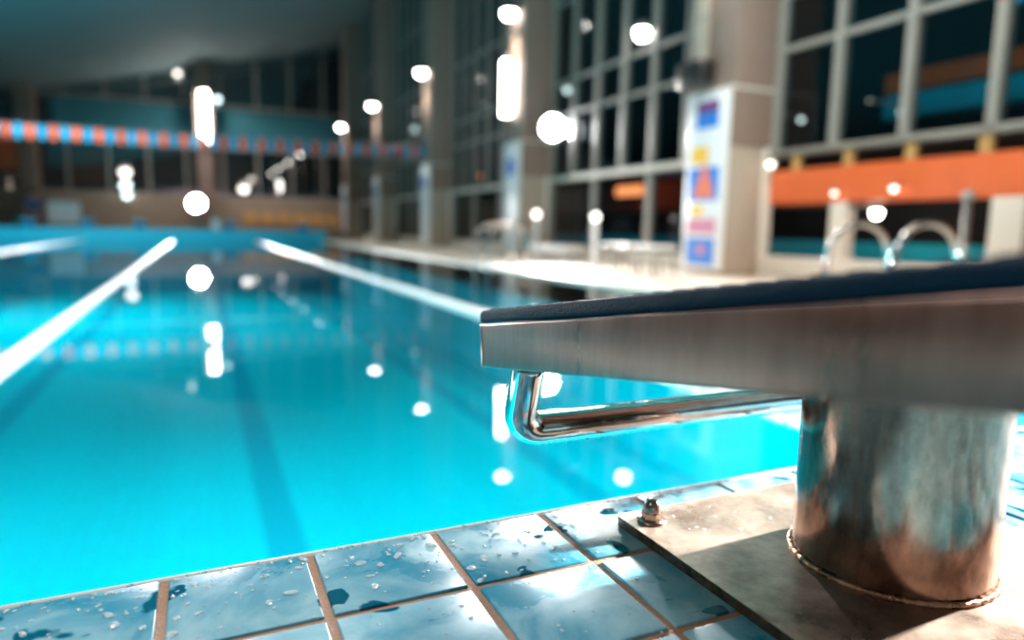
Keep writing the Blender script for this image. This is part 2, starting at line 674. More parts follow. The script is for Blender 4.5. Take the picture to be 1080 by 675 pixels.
def column(y, label, poster, lamp_label, lampname=True):
    y0, y1 = y-.43, y+.43
    t = thing('concrete_column', (6.65, y, .02), label, 'column', 'columns along the right deck')
    m = MB()
    m.box((6.32, y0+.02, .02), (6.88, y1, 1.72), M['clad'], bev=.015)
    m.build('column_base', t)
    m = MB()
    m.box((6.30, y0, 1.72), (7.06, y1, 11), M['concrete'], bev=.02)
    m.build('shaft', t)
    m = MB()
    m.box((6.27, y0-.02, 2.44), (7.08, y1+.02, 2.47), M['wframe'])
    m.build('joint_strip', t)
    m = MB()
    m.box((6.88, y0, .02), (7.06, y0+.08, 1.72), M['wframe'], bev=.01)
    m.build('corner_post', t)
    s = MB()
    s.box((6.235, y0+.04, .10), (6.30, y1-.04, 2.42), M['panel'], bev=.01)
    sp = s.build('sign_panel', t)
    sp['label'] = 'white sign panel with coloured pictures' if poster else 'white sign panel with a little blue'
    if poster:
        X = 6.232

        def quad(a, b, z0, z1, mt, nm):
            q = MB()
            q.box((X-.004, y+a, z0), (X+.004, y+b, z1), mt)
            q.build(nm, sp)
        # from the far edge (+) to the near edge (-)
        q = MB()
        q.box((6.22, y+.12, 2.80), (6.30, y+.34, 6.5), M['clad'], bev=.01)
        q.box((6.21, y+.10, 3.4), (6.31, y+.36, 3.45), M['frame'])
        q.build('cable_duct', t)
        quad(-.24, .20, 2.18, 2.33, M['p_purple'], 'picture')
        quad(-.24, .20, 1.98, 2.18, M['p_blue'], 'picture')
        quad(-.06, .26, 1.52, 1.74, M['p_yellow'], 'picture')
        quad(-.30, .30, 1.02, 1.46, M['p_blue'], 'picture')
        q = MB()
        q.add([(X-.008, y-.24, 1.06), (X-.008, y+.20, 1.06), (X-.008, y-.02, 1.56),
               (X-.005, y-.24, 1.06), (X-.005, y+.20, 1.06), (X-.005, y-.02, 1.56)],
              [[0, 1, 2], [3, 5, 4], [0, 3, 4, 1], [1, 4, 5, 2], [2, 5, 3, 0]], M['p_orange'])
        q.build('picture', sp)
        quad(.0, .22, .82, .96, M['p_yellow'], 'picture')
        quad(-.28, .28, .58, .78, M['p_pink'], 'picture')
        quad(-.28, .28, .16, .52, M['p_blue'], 'picture')
        q = MB()
        q.box((X-.008, y-.1, .30), (X-.003, y+.06, .42), M['p_pink'])
        q.build('picture', sp)
    else:
        q = MB()
        q.box((6.228, y-.2, 1.75), (6.236, y+.22, 2.1), M['p_blue'])
        q.build('picture', sp)
    # lamp on the pool side of the column
    l = thing('wall_lamp', (6.15, y, LH), lamp_label, 'lamp', 'round lamps high on the columns')
    m = MB()
    m.tube([(6.30, y, LH+.12), (6.15, y, LH+.12)], .025, M['black'], 8)
    m.lathe([(0, .17), (.10, .16), (.17, .06), (.175, .02)], (6.15, y, LH), M['black'], 20)
    m.build('bracket', l)
    m = MB()
    m.ball((6.15, y, LH), .155, M['lamp'], 16, (1, 1, .75))
    m.build('globe', l)
    pl = bpy.data.lights.new('column_downlight', 'SPOT')
    pl.energy = 420
    pl.color = (1, .93, .80)
    pl.spot_size = RAD(75)
    pl.spot_blend = .6
    pl.shadow_soft_size = .12
    po = bpy.data.objects.new('column_downlight', pl)
    C.objects.link(po)
    po.parent = l
    po.location = (-.05, 0, -.2)
    po.rotation_euler = (0, RAD(3), 0)


column(7.43, 'nearest concrete column, wrapped with a white panel of coloured pictures', True,
       'round lamp high on the nearest column, at the top edge of the photo')
column(13.75, 'second column, behind the glaring floodlight, with a tube light on it', False,
       'large round lamp above the tube light on the second column')
column(20.05, 'third column, the flag line ends at it', False, 'round lamp on the third column, above the end of the flag line')
column(26.35, 'fourth column, narrow and pale-fronted beside the far end of the pool', False, 'round lamp on the fourth column')
column(32.65, 'last column of the right-hand row, near the far glazed wall', False, 'smallest and farthest round lamp of the column row')

for x, lab in ((-6.5, 'grey column at the far wall, at the left edge beside the orange panel'),
               (.42, 'column at the far wall behind the pool end, carrying a bright tube light')):
    m = MB()
    m.box((x-.35, 35.4, .3), (x+.35, 36.1, 8.6 if x > 0 else 6.9), M['concrete'], bev=.02)
    tag(m.build('concrete_column'), lab, 'column', 'columns at the far wall')


def tube_lamp(x, y, z0, z1, r, label, e='lamp'):
    t = thing('tube_light', (x, y, z0), label, 'lamp', 'upright tube lights')
    m = MB()
    m.tube([(x, y, z0+.05), (x, y, z1-.05)], r, M[e], 12)
    m.build('tube', t)
    for za in (z0-.03, z1-.05):
        m = MB()
        m.tube([(x, y, za), (x, y, za+.08)], r*1.15, M['black'], 12)
        m.build('end_cap', t)
    return t


tube_lamp(6.15, 13.85, 2.95, 4.2, .10, 'upright white tube light on the second column, under its round lamp')
tube_lamp(.45, 35.2, 4.25, 6.6, .17, 'tall upright white tube light on the far column behind the pool end')

# black floodlight box over the picture column
t = thing('loudspeaker', (6.1, 7.5, 2.6), 'black rounded loudspeaker on top of the picture panel of the nearest column', 'loudspeaker')
m = MB()
m.box((5.96, 7.28, 2.50), (6.25, 7.80, 2.84), M['black'], bev=.07)
m.build('housing', t)
m = MB()
m.tube([(6.2, 7.52, 2.80), (6.25, 7.52, 2.95), (6.29, 7.52, 2.95)], .02, M['frame'], 8)
m.build('bracket', t)
# ------------------------------------------------------------------ floodlights
def floodlight(loc, aim, r, label, power, spot=70):
    t = thing('floodlight', loc, label, 'lamp')
    d = (Vector(aim)-Vector(loc)).normalized()
    L = Vector(loc)
    m = MB()
    m.tube([L-d*.22, L-d*.12, L+d*.02, L+d*.05], [r*.55, r*1.0, r*1.25, r*1.25], M['black'], 20)
    m.tube([L+d*.05, L+d*.25], r*1.28, M['black'], 24, cap=False)
    m.build('housing', t)
    m = MB()
    m.tube([L+d*.05, L+d*.065], r, M['flood'], 24)
    m.build('lens', t)
    m = MB()
    if loc[2] > 2:
        m.tube([L-d*.15, (loc[0], 13.318, loc[2]-.1)], .03, M['frame'], 8)
    else:
        m.tube([L-d*.15, L-d*.15-Vector((0, 0, loc[2]-.38))], .03, M['frame'], 8)
    m.build('bracket', t)
    l = bpy.data.lights.new('floodlight_beam', 'SPOT')
    l.energy = power
    l.color = (1, .98, .95)
    l.shadow_soft_size = r
    l.spot_size = RAD(spot)
    l.spot_blend = .5
    o = bpy.data.objects.new('floodlight_beam', l)
    C.objects.link(o)
    o.parent = t
    o.location = d*.12
    o.rotation_euler = d.to_track_quat('-Z', 'Y').to_euler()


floodlight((6.86, 13.02, 2.72), (0, 0, .6), .22, 'glaring round floodlight in front of the second column', 5500)
floodlight((-.03, 25.4, 1.25), (0, 0, .6), .22, 'glaring round floodlight standing on the far end wall of the pool', 5500, 60)

# ------------------------------------------------------------------ right glazing
bays = [(.5, 7.0), (7.86, 13.32), (14.18, 19.62), (20.48, 25.92), (26.78, 32.22), (33.08, 36.4)]
for i, (a, b) in enumerate(bays):
    mb = MB()
    n = max(2, round((b-a)/.94))
    lo = 1.65
    for k in range(n+1):
        y = b-.06-(b-a-.12)*k/n
        mb.box((6.95, y-.045, lo), (7.10, y+.045, 10.5), M['frame'])
        if i and k % 2 == 0:
            mb.box((6.95, y-.05, .2), (7.08, y+.05, lo), M['frame'])
    for z in (2.95, 3.62, 5.2, 7.2):
        mb.box((6.98, a, z-.035), (7.06, b, z+.035), M['frame'])
    wf = struct(mb, 'window_%d' % (i+2))
    mb = MB()
    if i:
        mb.box((6.93, a, lo-.05), (7.12, b, lo+.05), M['wframe'], bev=.01)
    else:
        mb.box((6.95, a, lo-.025), (7.12, b, lo+.025), M['frame'], bev=.005)
    if i:
        mb.box((6.90, a, .02), (7.12, b, .24), M['wframe'], bev=.01)
    else:
        mb.box((6.85, a, .02), (7.12, b, .30), M['wframe'], bev=.01)
    mb.build('window_sill', wf)
    mb = MB()
    mb.add([(7.02, a, lo), (7.02, b, lo), (7.02, b, 10.5), (7.02, a, 10.5)], [[0, 1, 2, 3]], M['pane'])
    if i:
        mb.add([(7.02, a, .24), (7.02, b, .24), (7.02, b, lo), (7.02, a, lo)], [[0, 1, 2, 3]], M['pane'])
    mb.build('pane', wf)

# orange fascia over the low opening of the nearest bay, with posts under it
mb = MB()
mb.box((7.0, .5, .99), (7.30, 7.0, 1.42), M['orange'], bev=.015)
tag(mb.build('balcony_fascia'), 'long orange fascia band over the low opening at the right', 'fascia')
mb = MB()
mb.box((8.6, 7.0, 1.02), (8.9, 16.0, 1.62), M['rust_red'])
tag(mb.build('cafe_fascia'), 'dark red fascia seen through the glass behind the lit orange sign', 'fascia')
mb = MB()
mb.box((8.3, .5, .02), (8.4, 16, .5), M['aqua'])
tag(mb.build('pool_partition'), 'low turquoise partition behind the window wall, under the dark red fascia', 'partition')
mb = MB()
mb.box((8.95, .5, 0), (9.15, 18, 1.64), M['dark'])
mb.box((7.12, -1, 1.66), (9.15, 18, 1.70), M['dark'])
struct(mb, 'wall_cafe')
for y0, wd, lab in ((5.88, .22, 'pale post under the orange fascia, left of the ladder rails'),
                    (3.98, .30, 'wide pale post under the orange fascia at the right edge')):
    m = MB()
    m.box((6.98, y0-wd/2, .3), (7.16, y0+wd/2, .99), M['wframe'], bev=.01)
    m.box((6.96, y0-wd/2-.02, .3), (7.18, y0+wd/2+.02, .34), M['wframe'])
    tag(m.build('support_post'), lab, 'post', 'posts under the orange fascia')
# pale railing on the fascia
t = thing('balcony_railing', (7.05, 3.6, 1.42), 'tan post-and-rail railing standing on the orange fascia', 'railing')
for k in range(8):
    y = 6.6-.78*k
    m = MB()
    m.box((7.0, y-.06, 1.42), (7.08, y+.06, 1.60), M['tan'], bev=.01)
    m.build('railing_post', t)
m = MB()
m.tube([(7.04, .8, 1.62), (7.04, 6.9, 1.62)], .02, M['frame'], 8)
m.build('handrail', t)
# upper floor seen through the right bay
mb = MB()
mb.box((8.3, .5, 2.45), (8.6, 6.4, 2.68), M['orange'])
tag(mb.build('gallery_fascia'), 'orange gallery edge behind the upper glass at the right', 'fascia')
mb = MB()
mb.box((8.3, .5, 2.12), (8.6, 6.4, 2.40), M['aqua'])
tag(mb.build('gallery_wall'), 'turquoise band under the orange gallery edge behind the upper glass', 'wall')
area_light('cafe_light', (7.9, 3.5, 1.6), (7.9, 3.5, 0), .3, 5, 12, (1, .8, .6))
area_light('gallery_light', (7.5, 3.5, 5.2), (8.3, 3.5, 2.2), .4, 5, 60, (1, .85, .7), 120)
area_light('fascia_light', (5.4, 3.2, 4.4), (7.0, 3.4, 1.2), .4, 3, 36, (1, .88, .75), 110)
area_light('column_wash', (4.6, 4.6, 4.6), (6.4, 7.4, 1.2), .6, .6, 55, (1, .9, .8), 110)

# lit orange sign behind the glass (rounded box)
m = MB()
m.box((7.9, 11.25, 1.30), (8.0, 12.15, 1.50), M['lamp_orange'], bev=.04)
tag(m.build('lit_sign'), 'small glowing orange sign behind the glass, left of the picture column', 'sign')


def small_lamp(p, r, e, label, sc=(1, 1, 1), group='small round lamps behind the right glazing'):
    t = thing('downlight', p, label, 'lamp', group)
    m = MB()
    m.ball(p, r, M[e], 12, sc)
    m.build('bulb', t)
    m = MB()
    m.lathe([(r*.5, r*1.5), (r*1.1, r*.9), (r*1.15, r*.4)], p, M['frame'], 14)
    q = (6.995 if p[0] < 7 else 7.0, p[1], p[2]+r*1.4) if p[0] > 5 else (p[0], 36.42, p[2]+r*1.4)
    m.tube([(p[0], p[1], p[2]+r*1.4), q], .02, M['frame'], 6)
    m.build('shade', t)


SL = [((6.90, 9.97, 3.89), .12, 'lamp', 'bright oval lamp on the tall window mullions, top centre right'),
      ((7.5, 13.6, 3.65), .08, 'lamp_soft', 'small lamp just above and right of the glaring floodlight'),
      ((7.5, 9.0, 4.35), .09, 'lamp_cool', 'pale blue lamp behind the glass at the top, left of the picture column'),
      ((6.85, 6.86, 1.50), .05, 'lamp_soft', 'lamp above the left end of the orange fascia'),
      ((6.93, 5.90, 1.09), .030, 'lamp_soft', 'lamp on the orange fascia above the pale post'),
      ((6.93, 5.13, 1.11), .035, 'lamp_soft', 'lamp on the lower edge of the orange fascia, above the ladder rails'),
      ((7.5, 5.75, .87), .06, 'lamp', 'bright lamp in the dark opening behind the first ladder rail'),
      ((7.8, 7.3, 2.2), .04, 'lamp_soft', 'faint lamp behind the glass right of the picture column'),
      ((7.6, 5.6, 2.05), .05, 'lamp_soft', 'yellowish lamp behind the upper glass at the left end of the gallery'),
      ((7.4, 18.6, 2.1), .10, 'lamp_orange', 'orange dot lamp behind the glass between the second and third column'),
      ((7.2, 24.0, 4.05), .15, 'lamp_soft', 'warm dim lamp between the third and fourth column')]
for a in SL:
    small_lamp(*a)
for y, lab in ((4.5, 'nearest glowing panel added on the left wall'), (10.8, 'second glowing panel added on the left wall'),
               (17.1, 'third glowing panel added on the left wall'), (23.4, 'farthest glowing panel added on the left wall')):
    t = thing('added_glow_panel', (-13.9, y, 3.2), lab, 'lamp', 'glowing panels added on the left wall')  # unseen glowing panels, added for bright streaks on the block's steel
    m = MB()
    m.box((-14.0, y-.2, 3.0), (-13.9, y+.2, 3.4), M['frame'], bev=.02)
    m.build('back_plate', t)
    m = MB()
    m.box((-13.9, y-.17, 2.6), (-13.8, y+.17, 3.8), M['panel_glow'], bev=.03)
    m.build('diffuser', t)
for k, (x, y, z, r, e, lab) in enumerate([
        (-.6, 35.9, 7.4, .13, 'lamp_soft', 'dim round lamp high up left of the far tube light'),
        (1.05, 35.9, 6.4, .13, 'lamp_cool', 'faint bluish lamp right of the far tube light top'),
        (-2.95, 36.2, 2.85, .22, 'lamp_soft', 'topmost of three lamps stacked on the far wall'),
        (-2.97, 36.2, 2.27, .20, 'lamp_cool', 'middle one of three lamps stacked on the far wall'),
        (-2.92, 36.2, 1.82, .16, 'lamp_cool', 'lowest and faintest of three lamps stacked on the far wall'),
        (2.1, 36.2, 2.3, .2, 'lamp_soft', 'round lamp on the far wall right of the far floodlight')]):
    small_lamp((x, y, z), r, e, lab, group='small round lamps on the far wall')

# ------------------------------------------------------------------ right deck furniture
BO = [((5.5, 8.97), .80, .045, 'white ball-topped post on the right deck, left of the picture column'),
      ((5.5, 10.98), .86, .05, 'white ball-topped post beside the second column'),
      ((5.5, 3.43), .92, .035, 'ball-topped post behind the right ladder rail')]
for (x, y), h, r, lab in BO:
    t = thing('bollard_lamp', (x, y, .02), lab, 'post', 'ball-topped posts on the right deck')
    m = MB()
    m.tube([(x, y, .02), (x, y, .05), (x, y, .05), (x, y, h-.06)], [r*1.8, r*1.8, r*.8, r*.8], M['white'] if y > 5 else M['chrome'], 14)
    m.build('post', t)
    m = MB()
    m.ball((x, y, h), r*1.35, M['lamp_soft'] if y > 5 else M['frame'], 16)
    m.build('ball', t)

for y, lab in ((8.45, 'stool farthest from the picture column, in the row of three'),
               (7.95, 'middle stool of the row of three on the right deck'),
               (7.45, 'stool nearest the picture column, in the row of three')):
    t = thing('stool', (5.55, y, .02), lab, 'stool', 'grey stools on the right deck')
    m = MB()
    m.box((5.37, y-.18, .36), (5.73, y+.18, .41), M['white'], bev=.015)
    m.build('seat', t)
    for sx in (-1, 1):
        for sy in (-1, 1):
            m = MB()
            m.tube([(5.55+sx*.17, y+sy*.16, .02), (5.55+sx*.14, y+sy*.13, .36)], .014, M['frame'], 8)
            m.build('leg', t)

m = MB()
m.box((6.3, 11.3, .12), (6.75, 12.9, .30), M['white'], bev=.03)
m.box((6.35, 11.5, .02), (6.7, 11.6, .12), M['white'])
m.box((6.35, 12.6, .02), (6.7, 12.7, .12), M['white'])
tag(m.build('bench'), 'low white bench along the glass beside the second column', 'bench')


def ladder(x, y, label, dy=.5):
    t = thing('pool_ladder', (x, y, 0), label, 'ladder', 'steel pool ladders on the right edge')
    for s in (0, 1):
        yy = y-dy*s
        pts = [(x-.36, yy, -.55), (x-.36, yy, .1)]
        for k in range(13):
            a = pi-pi*k/12
            pts.append((x-.06+.30*cos(a), yy, .44+.24*sin(a)))
        pts += [(x+.24, yy, .30), (x+.24, yy, .02)]
        m = MB()
        m.tube(pts, .021, M['chrome'], 12)
        m.build('rail', t)
        m = MB()
        m.lathe([(.0, .03), (.045, .028), (.05, .0)], (x+.24, yy, .02), M['chrome'], 16)
        m.build('foot_flange', t)
    for z in (-.15, -.40):
        m = MB()
        m.box((x-.40, y-dy, z-.015), (x-.30, y, z+.015), M['chrome'])
        m.build('step', t)


ladder(4.16, 3.25, 'arched steel pool ladder rails behind the starting block', .48)
ladder(4.16, 9.6, 'small arched steel pool ladder in front of the row of stools')

# ------------------------------------------------------------------ lane lines
for x, lab, y0 in ((-.75, 'white floating lane line running from the left edge to the far floodlight', .55),
                   (1.77, 'white floating lane line that ends behind the starting block', .55),
                   (-3.25, 'short-looking white floating lane line at the far left', .55)):
    t = thing('lane_line', (x, y0, 0), lab, 'lane line', 'floating lane lines')
    m = MB()
    m.tube([(x, .53, .004), (x, FE, .004)], .004, M['cable'], 6)
    m.build('cable', t)
    m = MB()
    y = 1.0
    while y < FE-.5:
        m.lathe([(.010, 0), (.030, .004), (.035, .03), (.032, .05), (.035, .07), (.030, .096), (.010, .1)],
                (x, y, .004), M['lane_white'], 14, axis='Y')
        y += .104
    f = m.build('float_discs', t)
    f['kind'] = 'stuff'


# ------------------------------------------------------------------ backstroke flags
def flag_line(x0, x1, y, z0, z1, sag, step, w, h, label, phase=0):
    t = thing('flag_line', (x0, y, z0), label, 'flag line')
    P = lambda u: Vector((x0+(x1-x0)*u, y, z0+(z1-z0)*u-sag*4*u*(1-u)))
    m = MB()
    m.tube([P(k/40) for k in range(41)], .008, M['cable'], 6)
    m.build('cord', t)
    n = int((x1-x0)/step)
    base = {}
    for k in range(n):
        p = P((k+.5)/n)
        key = k % 2
        if key not in base:
            m = MB()
            # a short rounded pennant with a turned-over hem
            pts = [(-w/2, 0), (-w*.52, -h*.35), (-w*.40, -h*.75), (-w*.16, -h), (w*.16, -h), (w*.40, -h*.75), (w*.52, -h*.35), (w/2, 0)]
            vs = [(a, -.004, b) for a, b in pts]+[(a, .004, b) for a, b in pts]
            nn = len(pts)
            fs = [list(range(nn)), list(range(nn, 2*nn))[::-1]]+[[i, (i+1) % nn, nn+(i+1) % nn, nn+i] for i in range(nn)]
            m.add(vs, fs, M['flag_o'] if (k+phase) % 2 else M['flag_b'])
            m.tube([(-w/2, 0, 0), (w/2, 0, 0)], .014, M['flag_o'] if (k+phase) % 2 else M['flag_b'], 6)
            o = m.build('pennant')
            base[key] = o
            o['label'] = 'orange pennant' if (k+phase) % 2 else 'cyan pennant'
        else:
            o = base[key].copy()
            C.objects.link(o)
        o.parent = t
        o.location = p-t.location
        o.rotation_euler = (random.uniform(-.1, .1), 0, random.uniform(-.25, .25))


flag_line(-12.5, 6.29, 20.05, 3.05, 2.98, .16, .235, .21, .34, 'long line of orange and cyan flags across the far half of the pool')
flag_line(-12.5, 6.9, 3.8, 3.1, 2.85, .30, .25, .16, .22, 'near flag line, its end hanging into the top right corner', 1)

# ------------------------------------------------------------------ far end: blocks, board, person, chairs


def far_block(x, lab):
    t = thing('starting_block', (x, FE+.25, .38), lab, 'starting block', 'starting blocks on the far end wall')
    m = MB()
    m.box((x-.14, FE+.12, .38), (x+.14, FE+.40, .56), M['blue'], bev=.01)
    m.build('pedestal', t)
    m = MB()
    m.box((x-.22, FE-.05, -.03), (x+.22, FE+.45, .03), M['aqua'], bev=.01,
          xf=Matrix.Translation((0, 0, .60)) @ Matrix.Rotation(0, 4, 'X'))
    m.build('platform', t)


for x, lab in ((-4.75, 'blue starting block on the far end wall in front of the seated person'),
               (-3.2, 'far starting block just right of the white board'),
               (-1.72, 'far starting block left of the far floodlight, alone against the brown wall'),
               (.98, 'far starting block right of the far floodlight'),
               (3.4, 'rightmost of the far starting blocks')):
    far_block(x, lab)
m = MB()
m.box((.42, FE+.2, .38), (.66, FE+.45, .72), M['white'], bev=.02)
m.box((.45, FE+.22, .72), (.63, FE+.43, .75), M['aqua'])
tag(m.build('equipment_box'), 'small white box on the far end wall beside the far floodlight', 'box')

t = thing('whiteboard', (-4.0, 27.2, .3), 'pale board standing on the far deck beside the seated person', 'board')
m = MB()
m.box((-4.55, 27.2, .50), (-3.6, 27.24, 1.22), M['white'], bev=.01)
m.build('board', t)
for x in (-4.45, -3.7):
    m = MB()
    m.box((x-.02, 27.21, .3), (x+.02, 27.25, .5), M['frame'])
    m.build('leg', t)

# seated person in a blue shirt, behind the far end wall
px, py, pz = -4.98, 27.6, .3
t = thing('person', (px, py, pz), 'person with dark hair and blue shirt sitting at the far end of the pool', 'person')
t2 = thing('plastic_chair', (px, py+.1, pz), 'dark plastic chair under the person at the far end', 'chair')


def skin_mesh(name, pts, edges, mt, parent, sub=2):
    me = bpy.data.meshes.new(name)
    off = parent.location
    me.from_pydata([tuple(Vector(p[:3])-off) for p in pts], edges, [])
    o = bpy.data.objects.new(name, me)
    C.objects.link(o)
    o.parent = parent
    sk = o.modifiers.new('skin', 'SKIN')
    for i, p in enumerate(pts):
        r = p[3]
        me.skin_vertices[0].data[i].radius = (r if not isinstance(r, tuple) else r[0], r if not isinstance(r, tuple) else r[1])
    me.skin_vertices[0].data[0].use_root = True
    sb = o.modifiers.new('sub', 'SUBSURF')
    sb.levels = sb.render_levels = sub
    me.materials.append(mt)
    return o


B = [(px, py, pz+.50, .15), (px, py, pz+.72, .14), (px, py, pz+.95, .16), (px, py, pz+1.06, .06), (px, py-.01, pz+1.15, .085), (px, py-.01, pz+1.26, .08),
     (px-.10, py-.02, pz+.50, .09), (px-.14, py-.42, pz+.50, .07), (px-.14, py-.45, pz+.10, .05), (px-.14, py-.56, pz+.04, .04),
     (px+.10, py-.02, pz+.50, .09), (px+.14, py-.42, pz+.50, .07), (px+.14, py-.45, pz+.10, .05), (px+.14, py-.56, pz+.04, .04),
     (px-.19, py, pz+.96, .06), (px-.25, py-.06, pz+.70, .045), (px-.15, py-.32, pz+.60, .035), (px-.13, py-.40, pz+.58, .03),
     (px+.19, py, pz+.96, .06), (px+.25, py-.06, pz+.70, .045), (px+.15, py-.32, pz+.60, .035), (px+.13, py-.40, pz+.58, .03)]
Eg = [(0, 1), (1, 2), (2, 3), (3, 4), (4, 5), (0, 6), (6, 7), (7, 8), (8, 9), (0, 10), (10, 11), (11, 12), (12, 13),
      (2, 14), (14, 15), (15, 16), (16, 17), (2, 18), (18, 19), (19, 20), (20, 21)]
skin_mesh('body', B, Eg, M['skin'], t, 1)
SH = [(px, py, pz+.50, .17), (px, py, pz+.72, .16), (px, py, pz+.97, .17), (px-.2, py, pz+.96, .075), (px-.25, py-.05, pz+.76, .065),
      (px+.2, py, pz+.96, .075), (px+.25, py-.05, pz+.76, .065)]
skin_mesh('shirt', SH, [(0, 1), (1, 2), (2, 3), (3, 4), (2, 5), (5, 6)], M['shirt'], t, 1)
m = MB()
m.ball((px, py+.02, pz+1.25), .115, M['hair'], 16, (.9, 1, 1.05))
m.build('hair', t)
m = MB()
m.box((px-.22, py-.25, pz+.36), (px+.22, py+.25, pz+.40), M['black'], bev=.015)
m.build('seat', t2)
m = MB()
m.box((px-.22, py+.24, pz+.40), (px+.22, py+.28, pz+.85), M['black'], bev=.015)
m.build('backrest', t2)
for sx in (-1, 1):
    for sy in (-1, 1):
        m = MB()
        m.tube([(px+sx*.2, py+sy*.22, pz), (px+sx*.19, py+sy*.2, pz+.36)], .015, M['black'], 8)
        m.build('leg', t2)

# row of tan armchairs along the brown far wall, right of centre
labs = ['first from the left', 'second from the left', 'third from the left', 'fourth from the left', 'fourth from the right',
        'third from the right', 'second from the right', 'last on the right']
proto = None
for k in range(8):
    x = 2.3+.78*k
    lab = 'small tan armchair against the far brown wall, %s in its row' % labs[k]
    if proto is None:
        t = thing('armchair', (x, 35.2, .3), lab, 'chair', 'tan armchairs along the far wall')
        m = MB()
        m.box((x-.27, 34.95, .62), (x+.27, 35.45, .72), M['tan'], bev=.03)
        m.build('seat', t)
        m = MB()
        m.box((x-.27, 35.42, .55), (x+.27, 35.50, 1.15), M['tan'], bev=.03)
        m.build('backrest', t)
        for s in (-1, 1):
            m = MB()
            m.box((x+s*.27-.03, 34.95, .66), (x+s*.27+.03, 35.45, .92), M['tan'], bev=.02)
            m.build('armrest', t)
            for yy in (35.0, 35.42):
                m = MB()
                m.tube([(x+s*.24, yy, .3), (x+s*.24, yy, .64)], .02, M['tan'], 8)
                m.build('leg', t)
        proto = t
    else:
        copy_tree(proto, loc=(x, 35.2, .3), label=lab)

# ------------------------------------------------------------------ the near starting block
CX, CY, CR = .466, .322, .068
sb = thing('starting_block', (CX, CY, DZ), 'stainless steel starting block with navy top in the right foreground', 'starting block')
PT = .008
# base plate with rounded corners
bm = bmesh.new()
x0, x1, y0, y1 = .3160, .6160, .165, .467
bmesh.ops.create_cube(bm, size=1)
for v in bm.verts:
    v.co = Vector(((x0+x1)/2+v.co.x*(x1-x0), (y0+y1)/2+v.co.y*(y1-y0), DZ+PT/2+.0003+v.co.z*PT))
vert_e = [e for e in bm.edges if abs(e.verts[0].co.z-e.verts[1].co.z) > .001]
bmesh.ops.bevel(bm, geom=vert_e, offset=.006, segments=4, affect='EDGES', profile=.5)
top_e = [e for e in bm.edges if abs(e.verts[0].co.z-e.verts[1].co.z) < 1e-6]
bmesh.ops.bevel(bm, geom=top_e, offset=.0008, segments=2, affect='EDGES', profile=.5)
m = MB()
m.from_bm(bm, M['plate_steel'], False)
M['edge'] = steel('dark_brown_plate_edge', (.30, .17, .11, 1), (.07, .04, .03, 1), .2, .45, 90, (1, 1, 1), bump=.5)  # darker brown steel for the side faces of the plate
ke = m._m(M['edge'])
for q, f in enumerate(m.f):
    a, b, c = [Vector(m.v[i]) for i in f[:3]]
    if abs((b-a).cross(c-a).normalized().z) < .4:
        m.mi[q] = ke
m.build('base_plate', sb)
ZP = DZ+PT+.0003
TH = math.atan(.158)
YF, ZF = .5615, .5143                       # top front edge of the steel box
zt = lambda y: ZF+(YF-y)*math.tan(TH)


def ztop_under(y):
    return zt(y)-.0385/cos(TH)


# pedestal: open cylinder cut to the slope of the platform
vs, fs = [], []
seg = 96
for k in range(seg):
    a = 2*pi*k/seg
    x, y = CX+CR*cos(a), CY+CR*sin(a)
    for u in range(9):
        vs.append((x, y, ZP+(ztop_under(y)+.002-ZP)*u/8))
for k in range(seg):
    k2 = (k+1) % seg
    for u in range(8):
        fs.append([k*9+u, k2*9+u, k2*9+u+1, k*9+u+1])
m = MB()
m.add(vs, fs, M['post_steel'], True)
m.build('pedestal', sb)
# weld bead round its foot
vs, fs = [], []
seg, ss = 220, 8
for k in range(seg):
    a = 2*pi*k/seg
    rr = .0024+.0003*sin(a*47)+random.uniform(-.0002, .0002)
    for s in range(ss):
        b = 2*pi*s/ss
        R_ = CR+.0012+rr*cos(b)
        vs.append((CX+R_*cos(a), CY+R_*sin(a), ZP+.0012+rr*sin(b)))
for k in range(seg):
    for s in range(ss):
        fs.append([k*ss+s, ((k+1) % seg)*ss+s, ((k+1) % seg)*ss+(s+1) % ss, k*ss+(s+1) % ss])
m = MB()
m.add(vs, fs, M['weld'], True)
m.build('weld_bead', sb)['label'] = 'coppery weld bead'
# platform box
XF = Matrix.Translation((0, YF, ZF)) @ Matrix.Rotation(-TH, 4, 'X')
PX0, PX1 = .226, .724
m = MB()
m.box((PX0, -.66, -.0385), (PX1, 0, 0), M['side_steel'], bev=.0018, xf=XF)
m.build('platform', sb)
# front fold line of the sheet on the side
m = MB()
m.box((PX0-.0006, -.0052, -.037), (PX0+.004, -.0040, -.0015), M['chrome'], xf=XF)
m.build('corner_fold', sb)
# anti-slip pad, edge rounded and slightly inset
m = MB()
m.box((PX0+.0005, -.658, .0006), (PX1-.0005, .0002, .0118), M['pad'], bev=.0035, xf=XF)
pad = m.build('anti_slip_pad', sb)
pad['label'] = 'navy blue anti-slip top pad'
m = MB()
for i in range(26):
    for j in range(34):
        a = PX0+.012+i*.0185
        b = -.012-j*.0185
        m.box((a-.004, b-.004, .0116), (a+.004, b+.004, .0126), M['pad'], xf=XF)
o = m.build('pad_studs', pad)
o['kind'] = 'stuff'
